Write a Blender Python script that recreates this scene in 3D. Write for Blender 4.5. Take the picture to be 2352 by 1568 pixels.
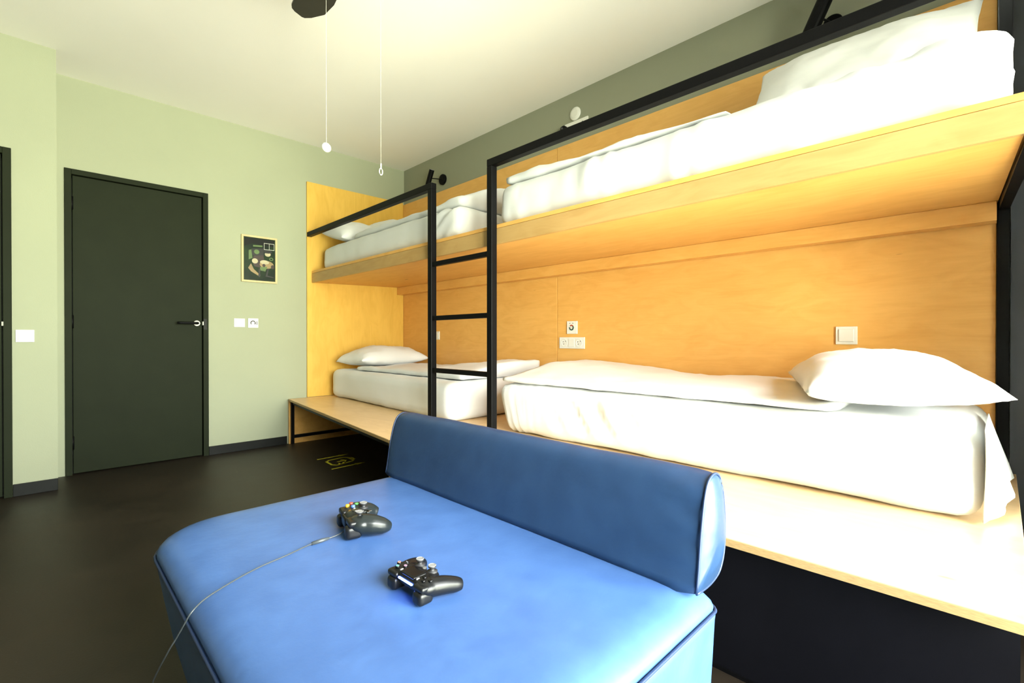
import bpy, bmesh, math, random
from mathutils import Vector, Matrix, noise

for o in list(bpy.data.objects):
    bpy.data.objects.remove(o, do_unlink=True)
S = bpy.context.scene
COL = S.collection
R = math.radians

# ------------------------------------------------------------------ camera, world, light, exposure
cam_d = bpy.data.cameras.new('camera'); cam = bpy.data.objects.new('camera', cam_d); COL.objects.link(cam)
cam.location = (2.749, 4.440, 0.930)
cam.rotation_euler = (R(90 - 0.28), 0, R(180 - 44.45))
cam_d.sensor_width = 36.0; cam_d.lens = 1100.0 / 2352.0 * 36.0
cam_d.clip_start = 0.02; cam_d.clip_end = 200
S.camera = cam

world = bpy.data.worlds.new('World'); S.world = world; world.use_nodes = True
wb = world.node_tree.nodes['Background']
# overcast daylight: zenith about three times as bright as the horizon; leafy green ground and trees below it
_nt = world.node_tree; _tc = _nt.nodes.new('ShaderNodeTexCoord'); _sp = _nt.nodes.new('ShaderNodeSeparateXYZ'); _rp = _nt.nodes.new('ShaderNodeValToRGB')
_mr = _nt.nodes.new('ShaderNodeMapRange'); _mr.inputs[1].default_value = -1.0; _mr.inputs[2].default_value = 1.0
_nt.links.new(_tc.outputs['Generated'], _sp.inputs[0]); _nt.links.new(_sp.outputs[2], _mr.inputs[0]); _nt.links.new(_mr.outputs[0], _rp.inputs[0]); _nt.links.new(_rp.outputs[0], wb.inputs[0])
_cr = _rp.color_ramp
_cr.elements[0].position = 0.0; _cr.elements[0].color = (.36, .37, .28, 1)
_cr.elements[1].position = 1.0; _cr.elements[1].color = (.95, .98, 1.0, 1)
_e = _cr.elements.new(.49); _e.color = (.50, .52, .40, 1)
_e = _cr.elements.new(.56); _e.color = (.50, .53, .47, 1)
wb.inputs[1].default_value = 38.0

S.view_settings.view_transform = 'Standard'; S.view_settings.look = 'None'
S.view_settings.gamma = 1.0; S.view_settings.use_curve_mapping = False
S.view_settings.exposure = 1.08

WIN = (0.75, 2.75, 0.08, 2.15)      # window opening in the front wall: x0, x1, z0, z1
YF = 5.05                            # inner face of the front wall
XL = 4.20                            # inner face of the left wall
H = 2.712
pl = bpy.data.lights.new('window_portal', 'AREA'); po = bpy.data.objects.new('window_portal', pl); COL.objects.link(po)
pl.shape = 'RECTANGLE'; pl.size = WIN[1] - WIN[0]; pl.size_y = WIN[3] - WIN[2]
pl.cycles.is_portal = True
po.location = ((WIN[0] + WIN[1]) / 2, YF + 0.02, (WIN[2] + WIN[3]) / 2); po.rotation_euler = (R(-90), 0, 0)

# ------------------------------------------------------------------ materials
def lin(r, g, b):
    f = lambda c: (c / 255 / 12.92) if c / 255 <= 0.04045 else ((c / 255 + 0.055) / 1.055) ** 2.4
    return (f(r), f(g), f(b), 1)

def mat(name, col, rough=0.6, metal=0.0, spec=0.5, nscale=0, namt=0.0, bump=0.0, bscale=None, stretch=(1, 1, 1), col2=None, emit=None, coat=0.0, sheen=0.0):
    m = bpy.data.materials.new(name); m.use_nodes = True
    nt = m.node_tree; b = nt.nodes['Principled BSDF']
    b.inputs['Base Color'].default_value = col; b.inputs['Roughness'].default_value = rough
    b.inputs['Metallic'].default_value = metal; b.inputs['Specular IOR Level'].default_value = spec
    b.inputs['Coat Weight'].default_value = coat; b.inputs['Sheen Weight'].default_value = sheen
    if emit:
        b.inputs['Emission Color'].default_value = emit[0]; b.inputs['Emission Strength'].default_value = emit[1]
    tc = nt.nodes.new('ShaderNodeTexCoord'); mp = nt.nodes.new('ShaderNodeMapping')
    mp.inputs['Scale'].default_value = stretch
    nt.links.new(tc.outputs['Object'], mp.inputs['Vector'])
    nz = nt.nodes.new('ShaderNodeTexNoise'); nz.inputs['Scale'].default_value = nscale or 8; nz.inputs['Detail'].default_value = 5
    nt.links.new(mp.outputs[0], nz.inputs['Vector'])
    mx = nt.nodes.new('ShaderNodeMix'); mx.data_type = 'RGBA'
    mx.inputs[6].default_value = col
    c2 = col2 or tuple(c * (1 - namt) for c in col[:3]) + (1,)
    mx.inputs[7].default_value = c2
    rp = nt.nodes.new('ShaderNodeMapRange'); rp.inputs[1].default_value = 0.35; rp.inputs[2].default_value = 0.68
    nt.links.new(nz.outputs[0], rp.inputs[0]); nt.links.new(rp.outputs[0], mx.inputs[0])
    nt.links.new(mx.outputs[2], b.inputs['Base Color'])
    if bump:
        n2 = nt.nodes.new('ShaderNodeTexNoise'); n2.inputs['Scale'].default_value = bscale or 60; n2.inputs['Detail'].default_value = 4
        nt.links.new(mp.outputs[0], n2.inputs['Vector'])
        bp = nt.nodes.new('ShaderNodeBump'); bp.inputs['Strength'].default_value = bump; bp.inputs['Distance'].default_value = 0.003
        nt.links.new(n2.outputs[0], bp.inputs['Height']); nt.links.new(bp.outputs[0], b.inputs['Normal'])
    return m

def plywood(name, light, dark, axis, rough=0.42):
    """birch plywood; axis = grain direction ('x','y','z')"""
    m = bpy.data.materials.new(name); m.use_nodes = True
    nt = m.node_tree; b = nt.nodes['Principled BSDF']; L = nt.links.new
    tc = nt.nodes.new('ShaderNodeTexCoord')
    def noise_t(sc, stretch, detail, dist=0.0):
        mp = nt.nodes.new('ShaderNodeMapping')
        s = [sc, sc, sc]; s['xyz'.index(axis)] = sc * stretch; mp.inputs['Scale'].default_value = s
        L(tc.outputs['Object'], mp.inputs['Vector'])
        n = nt.nodes.new('ShaderNodeTexNoise'); n.inputs['Scale'].default_value = 1; n.inputs['Detail'].default_value = detail; n.inputs['Distortion'].default_value = dist
        L(mp.outputs[0], n.inputs['Vector']); return n
    n1 = noise_t(11, 0.30, 6, 1.6)        # broad figure
    n2 = noise_t(90, 0.05, 3, 0.3)       # fine grain lines
    n3 = noise_t(2.2, 0.6, 2)            # slow tone
    r1 = nt.nodes.new('ShaderNodeMapRange'); r1.inputs[1].default_value = .38; r1.inputs[2].default_value = .66; L(n1.outputs[0], r1.inputs[0])
    r2 = nt.nodes.new('ShaderNodeMapRange'); r2.inputs[1].default_value = .42; r2.inputs[2].default_value = .7; L(n2.outputs[0], r2.inputs[0])
    a = nt.nodes.new('ShaderNodeMath'); a.operation = 'MULTIPLY_ADD'; a.inputs[1].default_value = 0.42; L(r1.outputs[0], a.inputs[0])
    c = nt.nodes.new('ShaderNodeMath'); c.operation = 'MULTIPLY'; c.inputs[1].default_value = 0.15; L(r2.outputs[0], c.inputs[0]); L(c.outputs[0], a.inputs[2])
    d = nt.nodes.new('ShaderNodeMath'); d.operation = 'MULTIPLY_ADD'; d.inputs[1].default_value = 0.5; L(n3.outputs[0], d.inputs[0]); L(a.outputs[0], d.inputs[2])
    mx = nt.nodes.new('ShaderNodeMix'); mx.data_type = 'RGBA'; mx.inputs[6].default_value = light; mx.inputs[7].default_value = dark
    L(d.outputs[0], mx.inputs[0])
    # sparse small dark flecks along the grain
    n4 = noise_t(26, 0.22, 1); r4 = nt.nodes.new('ShaderNodeMapRange'); r4.inputs[1].default_value = .80; r4.inputs[2].default_value = .84; L(n4.outputs[0], r4.inputs[0])
    m2 = nt.nodes.new('ShaderNodeMix'); m2.data_type = 'RGBA'; m2.inputs[7].default_value = tuple(x * .45 for x in dark[:3]) + (1,)
    L(mx.outputs[2], m2.inputs[6]); L(r4.outputs[0], m2.inputs[0])
    L(m2.outputs[2], b.inputs['Base Color'])
    b.inputs['Roughness'].default_value = rough; b.inputs['Specular IOR Level'].default_value = 0.4
    return m

def floor_mat():
    m = bpy.data.materials.new('dark_vinyl'); m.use_nodes = True
    nt = m.node_tree; b = nt.nodes['Principled BSDF']; L = nt.links.new
    tc = nt.nodes.new('ShaderNodeTexCoord')
    n = nt.nodes.new('ShaderNodeTexNoise'); n.inputs['Scale'].default_value = 2.0; n.inputs['Detail'].default_value = 8; n.inputs['Roughness'].default_value = .65
    L(tc.outputs['Object'], n.inputs['Vector'])
    r = nt.nodes.new('ShaderNodeMapRange'); r.inputs[1].default_value = .35; r.inputs[2].default_value = .7; L(n.outputs[0], r.inputs[0])
    mx = nt.nodes.new('ShaderNodeMix'); mx.data_type = 'RGBA'; mx.inputs[6].default_value = (.012, .0085, .0055, 1); mx.inputs[7].default_value = (.026, .0185, .012, 1)
    L(r.outputs[0], mx.inputs[0])
    # worn light specks
    v = nt.nodes.new('ShaderNodeTexNoise'); v.inputs['Scale'].default_value = 38; v.inputs['Detail'].default_value = 2; L(tc.outputs['Object'], v.inputs['Vector'])
    rv = nt.nodes.new('ShaderNodeMapRange'); rv.inputs[1].default_value = .77; rv.inputs[2].default_value = .80; L(v.outputs[0], rv.inputs[0])
    m2 = nt.nodes.new('ShaderNodeMix'); m2.data_type = 'RGBA'; m2.inputs[7].default_value = (.12, .11, .09, 1); L(mx.outputs[2], m2.inputs[6]); L(rv.outputs[0], m2.inputs[0])
    L(m2.outputs[2], b.inputs['Base Color'])
    rr = nt.nodes.new('ShaderNodeMapRange'); rr.inputs[3].default_value = .38; rr.inputs[4].default_value = .56; L(n.outputs[0], rr.inputs[0]); L(rr.outputs[0], b.inputs['Roughness'])
    b.inputs['Specular IOR Level'].default_value = .4
    n5 = nt.nodes.new('ShaderNodeTexNoise'); n5.inputs['Scale'].default_value = 120; L(tc.outputs['Object'], n5.inputs['Vector'])
    bp = nt.nodes.new('ShaderNodeBump'); bp.inputs['Strength'].default_value = .15; bp.inputs['Distance'].default_value = .002
    L(n5.outputs[0], bp.inputs['Height']); L(bp.outputs[0], b.inputs['Normal'])
    return m

M = {}
M['wall'] = mat('green_grey_paint', (.37, .395, .275, 1), .75, nscale=1.5, namt=.06, bump=.12, bscale=160)
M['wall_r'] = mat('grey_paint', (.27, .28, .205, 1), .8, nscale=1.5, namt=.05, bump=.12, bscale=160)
M['pier'] = mat('slate_paint', (.06, .065, .075, 1), .75, nscale=3, namt=.1, bump=.1, bscale=150)
M['ceil'] = mat('white_paint', (.92, .905, .86, 1), .85, nscale=1.2, namt=.03, bump=.1, bscale=140)
M['floor'] = floor_mat()
M['door'] = mat('dark_green_black_paint', (.016, .021, .010, 1), .6, spec=.1, nscale=6, namt=.12, bump=.05, bscale=220)
M['skirt'] = mat('charcoal_skirting', (.009, .010, .009, 1), .5, spec=.2, nscale=10, namt=.2)
M['steel'] = mat('black_powder_coat', (.0035, .0035, .004, 1), .45, spec=.10, nscale=40, namt=.15, bump=.04, bscale=400)
M['black'] = mat('matt_black_board', (.004, .004, .006, 1), .65, spec=.08, nscale=5, namt=.25)
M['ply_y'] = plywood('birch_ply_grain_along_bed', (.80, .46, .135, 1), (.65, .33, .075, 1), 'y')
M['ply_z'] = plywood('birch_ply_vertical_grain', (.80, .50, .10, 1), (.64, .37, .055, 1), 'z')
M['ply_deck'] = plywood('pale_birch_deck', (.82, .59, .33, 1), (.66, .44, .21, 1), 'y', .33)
M['ply_f'] = plywood('birch_ply_fascia_dimmed', (.54, .345, .135, 1), (.42, .245, .080, 1), 'y')  # birch ply coloured darker, painting in the weaker light on the fascia
M['ply_edge'] = mat('ply_edge', (.52, .34, .15, 1), .6, nscale=60, namt=.3, stretch=(1, 1, 14))
M['sheet'] = mat('white_cotton', (.70, .71, .715, 1), .85, nscale=4, namt=.02, bump=.18, bscale=26, sheen=.15)
M['pillow'] = mat('white_pillow_cotton', (.73, .74, .75, 1), .85, nscale=4, namt=.02, bump=.15, bscale=22, sheen=.15)
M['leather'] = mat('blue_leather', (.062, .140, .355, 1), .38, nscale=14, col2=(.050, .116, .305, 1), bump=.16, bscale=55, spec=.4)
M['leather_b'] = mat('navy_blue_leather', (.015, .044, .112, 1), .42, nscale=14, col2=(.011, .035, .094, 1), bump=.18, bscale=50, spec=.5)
M['piping'] = mat('navy_piping', (.012, .03, .085, 1), .45, nscale=30, namt=.1)
M['plastic'] = mat('white_plastic', (.74, .74, .70, 1), .35, nscale=20, namt=.02)
M['grey'] = mat('grey_print', (.22, .22, .22, 1), .5, nscale=20, namt=.05)
M['slot'] = mat('dark_hole', (.02, .02, .02, 1), .6, nscale=20, namt=.05)
M['red'] = mat('red_print', (.38, .05, .02, 1), .5, nscale=20, namt=.05)
M['green_p'] = mat('dark_green_print', (.01, .05, .04, 1), .5, nscale=20, namt=.05)
M['chrome'] = mat('satin_steel', (.16, .16, .14, 1), .4, metal=1, nscale=30, namt=.1)
M['frame'] = mat('pale_wood_frame', (.62, .50, .26, 1), .5, nscale=40, namt=.15, stretch=(1, 1, .1))
M['yellow'] = mat('yellow_floor_paint', (.80, .70, .04, 1), .6, nscale=50, namt=.35)
M['fan'] = mat('dark_bronze', (.028, .026, .020, 1), .45, nscale=20, namt=.1)
M['cord'] = mat('cord_white', (.60, .59, .52, 1), .6, nscale=50, namt=.1)
M['pad_x'] = mat('gunmetal_plastic', (.012, .0155, .0155, 1), .30, spec=.35, nscale=40, namt=.1, bump=.03, bscale=500)
M['pad_p'] = mat('black_pad_plastic', (.006, .0065, .0075, 1), .32, spec=.35, nscale=40, namt=.1, bump=.03, bscale=500)
M['rubber'] = mat('grey_rubber', (.025, .025, .028, 1), .5, nscale=60, namt=.2)
M['cable'] = mat('grey_cable', (.055, .065, .07, 1), .4, nscale=60, namt=.1)
M['lightbar'] = mat('blue_light_bar', (.2, .3, 1, 1), .3, emit=((.10, .22, 1, 1), 14.0))
M['winframe'] = mat('window_frame_grey', (.12, .12, .12, 1), .5, nscale=20, namt=.1)

def glass():
    m = bpy.data.materials.new('window_glass'); m.use_nodes = True; nt = m.node_tree
    nt.nodes.remove(nt.nodes['Principled BSDF'])
    t = nt.nodes.new('ShaderNodeBsdfTransparent'); g = nt.nodes.new('ShaderNodeBsdfGlossy'); g.inputs['Roughness'].default_value = 0
    f = nt.nodes.new('ShaderNodeFresnel'); f.inputs[0].default_value = 1.45; mx = nt.nodes.new('ShaderNodeMixShader')
    nt.links.new(f.outputs[0], mx.inputs[0]); nt.links.new(t.outputs[0], mx.inputs[1]); nt.links.new(g.outputs[0], mx.inputs[2])
    nt.links.new(mx.outputs[0], nt.nodes['Material Output'].inputs[0]); return m
M['glass'] = glass()

# ------------------------------------------------------------------ helpers
ORG = {}      # world origin of every object made (all unrotated unless noted)

def tag(o, label=None, cat=None, group=None, kind=None):
    if label: o['label'] = label
    if cat: o['category'] = cat
    if group: o['group'] = group
    if kind: o['kind'] = kind
    return o

def thing(name, label, cat, loc=(0, 0, 0), rotz=0.0, group=None, kind=None):
    o = bpy.data.objects.new(name, None); COL.objects.link(o); o.empty_display_size = .1
    o.location = loc; o.rotation_euler = (0, 0, rotz)
    ORG[o] = Vector(loc) if rotz == 0 else Vector((0, 0, 0))   # rotated things are built in local coordinates
    return tag(o, label, cat, group, kind)

def obj(name, bm, m, parent=None, smooth=False, bevel=0.0, label=None):
    """bm is in world coordinates (or local ones when the parent is a rotated thing)"""
    bmesh.ops.recalc_face_normals(bm, faces=bm.faces)
    me = bpy.data.meshes.new(name)
    if parent is not None:
        org = ORG[parent]
    else:
        xs = [v.co for v in bm.verts]
        org = Vector(((min(v.x for v in xs) + max(v.x for v in xs)) / 2, (min(v.y for v in xs) + max(v.y for v in xs)) / 2, min(v.z for v in xs)))
    bmesh.ops.translate(bm, verts=bm.verts, vec=-org)
    bm.to_mesh(me); bm.free()
    o = bpy.data.objects.new(name, me); COL.objects.link(o)
    for mm in (m if isinstance(m, (list, tuple)) else [m]):
        me.materials.append(M[mm])
    if parent is not None:
        o.parent = parent; ORG[o] = org
    else:
        o.location = org; ORG[o] = org
    if smooth:
        for p in me.polygons: p.use_smooth = True
    if bevel:
        b = o.modifiers.new('bevel', 'BEVEL'); b.width = bevel; b.segments = 2; b.limit_method = 'ANGLE'; b.angle_limit = R(40)
    if label: o['label'] = label
    return o

def box(bm, x0, x1, y0, y1, z0, z1):
    v = [bm.verts.new(p) for p in ((x0, y0, z0), (x1, y0, z0), (x1, y1, z0), (x0, y1, z0), (x0, y0, z1), (x1, y0, z1), (x1, y1, z1), (x0, y1, z1))]
    for f in ((3, 2, 1, 0), (4, 5, 6, 7), (0, 1, 5, 4), (1, 2, 6, 5), (2, 3, 7, 6), (3, 0, 4, 7)):
        bm.faces.new([v[i] for i in f])
    return bm
def B(*a): return box(bmesh.new(), *a)
def boxes(*L):
    bm = bmesh.new()
    for a in L: box(bm, *a)
    return bm

def prism(pts, lo, hi, axis='z'):
    """polygon extruded along an axis; pts are the two other coordinates in xyz order"""
    bm = bmesh.new()
    def P(p, h):
        return {'z': (p[0], p[1], h), 'y': (p[0], h, p[1]), 'x': (h, p[0], p[1])}[axis]
    a = [bm.verts.new(P(p, lo)) for p in pts]; b = [bm.verts.new(P(p, hi)) for p in pts]
    n = len(pts)
    bm.faces.new(a[::-1]); bm.faces.new(b)
    for i in range(n): bm.faces.new((a[i], a[(i + 1) % n], b[(i + 1) % n], b[i]))
    return bm

def tube(pts, r, n=10, bm=None, radii=None):
    bm = bm or bmesh.new(); pts = [Vector(p) for p in pts]; rings = []
    up = Vector((0, 0, 1))
    for i, p in enumerate(pts):
        d = (pts[min(i + 1, len(pts) - 1)] - pts[max(i - 1, 0)]).normalized()
        a = d.cross(up if abs(d.z) < .9 else Vector((1, 0, 0))).normalized(); b = d.cross(a)
        rr = radii[i] if radii else r
        rings.append([bm.verts.new(p + rr * (math.cos(t) * a + math.sin(t) * b)) for t in [2 * math.pi * k / n for k in range(n)]])
    for i in range(len(rings) - 1):
        for k in range(n): bm.faces.new((rings[i][k], rings[i][(k + 1) % n], rings[i + 1][(k + 1) % n], rings[i + 1][k]))
    bm.faces.new(rings[0][::-1]); bm.faces.new(rings[-1])
    return bm

def spline(pts, sub=8):
    P = [Vector(p) for p in pts]; P = [2 * P[0] - P[1]] + P + [2 * P[-1] - P[-2]]; out = []
    for i in range(1, len(P) - 2):
        for k in range(sub):
            t = k / sub; a, b, c, d = P[i - 1], P[i], P[i + 1], P[i + 2]
            out.append(.5 * ((2 * b) + (c - a) * t + (2 * a - 5 * b + 4 * c - d) * t * t + (3 * b - a - 3 * c + d) * t ** 3))
    out.append(P[-2]); return out

def lathe(prof, center, axis='z', n=24):
    """profile of (r, h) turned about an axis through center"""
    bm = bmesh.new(); rings = []
    c = Vector(center)
    def pt(r, h, t):
        u, v = r * math.cos(t), r * math.sin(t)
        return c + Vector({'z': (u, v, h), 'x': (h, u, v), 'y': (u, h, v)}[axis])
    for r, h in prof:
        if r < 1e-6: rings.append([bm.verts.new(pt(0, h, 0))])
        else: rings.append([bm.verts.new(pt(r, h, 2 * math.pi * k / n)) for k in range(n)])
    for a, b in zip(rings, rings[1:]):
        for k in range(n):
            q = [a[k % len(a)], a[(k + 1) % len(a)], b[(k + 1) % len(b)], b[k % len(b)]]
            u = []
            for v in q:
                if v not in u: u.append(v)
            if len(u) > 2: bm.faces.new(u)
    if len(rings[0]) > 1: bm.faces.new(rings[0][::-1])
    if len(rings[-1]) > 1: bm.faces.new(rings[-1])
    return bm

def softbox(x0, x1, y0, y1, z0, z1, r, step=.03, disp=None, warp=None):
    """rounded box with an even grid; disp(p, n) -> offset vector, warp(p) -> new p"""
    bm = bmesh.new(); V = {}
    N = [max(2, round((b - a) / step)) for a, b in ((x0, x1), (y0, y1), (z0, z1))]
    lo = Vector((x0, y0, z0)); hi = Vector((x1, y1, z1)); sz = hi - lo
    def vert(i, j, k):
        key = (i, j, k)
        if key in V: return V[key]
        p = Vector((lo.x + sz.x * i / N[0], lo.y + sz.y * j / N[1], lo.z + sz.z * k / N[2]))
        q = Vector([min(max(p[a], lo[a] + min(r, sz[a] * .49)), hi[a] - min(r, sz[a] * .49)) for a in range(3)])
        d = p - q; rr = Vector([min(r, sz[a] * .49) for a in range(3)])
        e = Vector([d[a] / rr[a] for a in range(3)]); nrm = e.normalized()
        p = q + Vector([nrm[a] * rr[a] for a in range(3)])
        if disp: p = p + disp(p, nrm)
        if warp: p = warp(p)
        V[key] = bm.verts.new(p); return V[key]
    for a in range(3):
        b, c = (a + 1) % 3, (a + 2) % 3
        for s in (0, N[a]):
            for i in range(N[b]):
                for j in range(N[c]):
                    q = []
                    for (di, dj) in ((0, 0), (1, 0), (1, 1), (0, 1)):
                        ix = [0, 0, 0]; ix[a] = s; ix[b] = i + di; ix[c] = j + dj; q.append(vert(*ix))
                    if s == 0: q.reverse()
                    bm.faces.new(q)
    return bm

def fb(p, s, seed=0.0):
    return noise.fractal(Vector((p[0] * s + seed, p[1] * s + seed * 1.7, p[2] * s - seed)), 1.0, 2.0, 4)

def pillow(name, center, w, d, t, rot, label, seed=1.0, lump=.012, bottom=.5, n=36, pinch=.05):
    """w along local x, d along local y, t thick; rot = euler"""
    bm = bmesh.new(); g = {}
    for side in (1, -1):
        for i in range(n + 1):
            for j in range(n + 1):
                edge = i in (0, n) or j in (0, n)
                key = (i, j, 0 if edge else side)
                if key in g: continue
                u, v = 2 * i / n - 1, 2 * j / n - 1
                u = math.copysign(abs(u) ** .85, u); v = math.copysign(abs(v) ** .85, v)
                x = u * w / 2 * (1 - pinch * (1 - v * v)); y = v * d / 2 * (1 - pinch * (1 - u * u))
                prof = max(0, (1 - abs(u) ** 2.7) * (1 - abs(v) ** 2.7)) ** .52
                h = t * (prof * (.62 if side > 0 else -bottom * .55))
                q = (x, y, side * .1)
                wr = fb(q, 7, seed) * lump * prof + abs(fb((x * 1.0, y * 2.5, side), 9, seed + 4)) * lump * .9 * prof * (1 - .6 * prof)
                ed = (1 - prof) * .010 * fb(q, 12, seed + 9)
                g[key] = bm.verts.new((x, y, h + (wr if side > 0 else -wr * .3) + ed))
    for side in (1, -1):
        for i in range(n):
            for j in range(n):
                q = []
                for a, b in ((i, j), (i + 1, j), (i + 1, j + 1), (i, j + 1)):
                    q.append(g[(a, b, 0 if (a in (0, n) or b in (0, n)) else side)])
                if side < 0: q.reverse()
                try: bm.faces.new(q)
                except ValueError: pass
    from mathutils import Euler
    bmesh.ops.transform(bm, verts=bm.verts, matrix=Matrix.Translation(center) @ Euler(rot).to_matrix().to_4x4())
    o = obj(name, bm, 'pillow', smooth=True)
    return tag(o, label, 'pillow', 'white pillows on the bunks')

# ------------------------------------------------------------------ the room
st = 'structure'
tag(obj('floor', B(-.2, XL + .2, -.2, YF + .2, -.1, 0), 'floor'), 'dark brown-black scuffed vinyl floor of the dorm room', 'floor', kind=st)
tag(obj('ceiling', B(-.2, XL + .2, -.2, YF + .2, H, H + .1), 'ceil'), 'plain off-white painted ceiling', 'ceiling', kind=st)
DX0, DX1, DZ = 1.800, 2.640, 2.090      # door 1 outer frame
tag(obj('wall_back', boxes((-.2, DX0, -.2, 0, 0, H), (DX1, XL + .2, -.2, 0, 0, H), (DX0, DX1, -.2, 0, DZ, H), (DX0, DX1, -.2, -.13, 0, DZ)), 'wall'),
    'pale green-grey wall with the dark door and framed picture', 'wall', kind=st)
tag(obj('wall_right', B(-.2, 0, 0, YF + .2, 0, H), 'wall_r'), 'grey wall above the plywood lining of the bunks', 'wall', kind=st)
tag(obj('wall_left', B(XL, XL + .2, 0, YF + .2, 0, H), 'wall'), 'green-grey side wall opposite the bunks', 'wall', kind=st)
x0, x1, z0, z1 = WIN
tag(obj('wall_front', boxes((0, x0, YF, YF + .2, 0, H), (x1, XL, YF, YF + .2, 0, H), (x0, x1, YF, YF + .2, 0, z0), (x0, x1, YF, YF + .2, z1, H)), 'wall'),
    'green-grey wall around the wide window', 'wall', kind=st)
tag(obj('trim_1', B(0, .012, 4.468, YF, 0, H), 'pier'), 'dark slate painted strip of wall beyond the end of the bunks', 'trim', kind=st)

# niche wall that steps forward, with its own dark door
NY = 0.36; NX = 2.682; EX0, EX1, EZ = 2.876, 3.740, 2.050
tag(obj('wall_niche', boxes((NX, EX0, 0, NY, 0, H), (EX1, XL, 0, NY, 0, H), (EX0, EX1, 0, NY, EZ, H), (EX0, EX1, 0, .15, 0, EZ)), 'wall'),
    'green-grey wall that steps forward beside the dark door', 'wall', kind=st)

w = thing('window_1', 'wide dark-framed window letting in the daylight', 'window', ((x0 + x1) / 2, YF + .1, z0), kind=st)
obj('window_frame', boxes((x0, x1, YF + .05, YF + .11, z0, z0 + .06), (x0, x1, YF + .05, YF + .11, z1 - .06, z1), (x0, x0 + .06, YF + .05, YF + .11, z0 + .06, z1 - .06), (x1 - .06, x1, YF + .05, YF + .11, z0 + .06, z1 - .06)), 'winframe', w)
third = (x1 - x0) / 3
for k in (1, 2):
    obj('mullion', B(x0 + third * k - .03, x0 + third * k + .03, YF + .05, YF + .11, z0 + .06, z1 - .06), 'winframe', w)
for k in range(3):
    obj('pane', B(x0 + third * k + .03, x0 + third * (k + 1) - .03, YF + .078, YF + .082, z0 + .06, z1 - .06), 'glass', w)

def door(name, label, X0, X1, Z, Y, handle=True):
    """frame X0..X1, wall face at Y; hinges on the high-x side"""
    d = thing(name, label, 'door', ((X0 + X1) / 2, Y, 0), kind=st)
    fw = .036
    f = obj('door_frame', boxes((X0, X0 + fw, Y - .12, Y + .014, 0, Z), (X1 - fw, X1, Y - .12, Y + .014, 0, Z), (X0 + fw, X1 - fw, Y - .12, Y + .014, Z - fw, Z)), 'door', d, bevel=.002)
    obj('stop', boxes((X0 + fw, X0 + fw + .016, Y - .07, Y - .05, 0, Z - fw), (X1 - fw - .016, X1 - fw, Y - .07, Y - .05, 0, Z - fw), (X0 + fw, X1 - fw, Y - .07, Y - .05, Z - fw - .016, Z - fw)), 'slot', f)
    l = obj('door_leaf', B(X0 + fw + .006, X1 - fw - .005, Y - .045, Y - .004, .008, Z - fw - .005), 'door', d, bevel=.002)
    for zz in (.22, 1.05, 1.86):
        obj('hinge', tube([(X1 - fw - .002, Y + .003, zz - .045), (X1 - fw - .002, Y + .003, zz + .045)], .008, 10), 'steel', l, smooth=True)
    if handle:
        hx, hz = X0 + fw + .042, 1.055
        h = obj('rose', lathe([(0, 0), (.026, 0), (.026, .006), (.022, .010), (0, .010)], (hx, Y - .004, hz), 'y', 20), 'chrome', l, label='satin steel rose')
        obj('handle', tube(spline([(hx, Y + .004, hz), (hx, Y + .035, hz), (hx + .012, Y + .050, hz), (hx + .05, Y + .052, hz), (hx + .135, Y + .052, hz)], 4), .0095, 10), 'steel', l, smooth=True, label='black lever handle')
        obj('strike_plate', boxes((X0 + .012, X0 + .034, Y + .014, Y + .0155, hz - .05, hz + .035)), 'skirt', f)
        obj('latch', boxes((X0 + fw - .002, X0 + fw + .006, Y - .01, Y + .0145, hz - .014, hz + .014)), 'chrome', f)
    else:
        hx, hz = X0 + fw + .003, 1.02
        obj('latch', boxes((X0 + fw - .002, X0 + fw + .006, Y - .01, Y + .0145, hz - .012, hz + .012)), 'chrome', f)
    return d
door('door_1', 'dark green-black door with black lever handle beside the framed picture', DX0, DX1, DZ, 0)
door('door_2', 'dark door in the stepped-forward wall beside a white switch', EX0, EX1, EZ, NY, handle=False)

def skirting(name, label, *a):
    tag(obj(name, B(*a), 'skirt', bevel=.002), label, 'baseboard', kind=st)
skirting('baseboard_back', 'low charcoal skirting between dark door and plywood platform', 1.20, DX0 - .001, .0005, .013, 0, .070)
skirting('baseboard_niche', 'charcoal skirting under white switch on stepped-forward wall', NX, EX0 - .001, NY + .0005, NY + .013, 0, .072)

# ------------------------------------------------------------------ plywood lining
def panel(bm, m, label):
    return tag(obj('plywood_panel', bm, m, bevel=.002), label, 'wall panel', 'plywood lining of the bunk niche')
panel(B(.022, 1.025, .001, .020, .402, 2.365), 'ply_z', 'yellow plywood panel at the far end of the bunks, against green wall')
panel(B(.001, .020, .001, 2.134, .402, 2.345), 'ply_y', 'amber plywood wall panel behind the far bunks and the ladder')
panel(B(.001, .020, 2.138, 4.428, .402, 2.345), 'ply_y', 'amber plywood wall panel behind the near bunks with white sockets')

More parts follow.
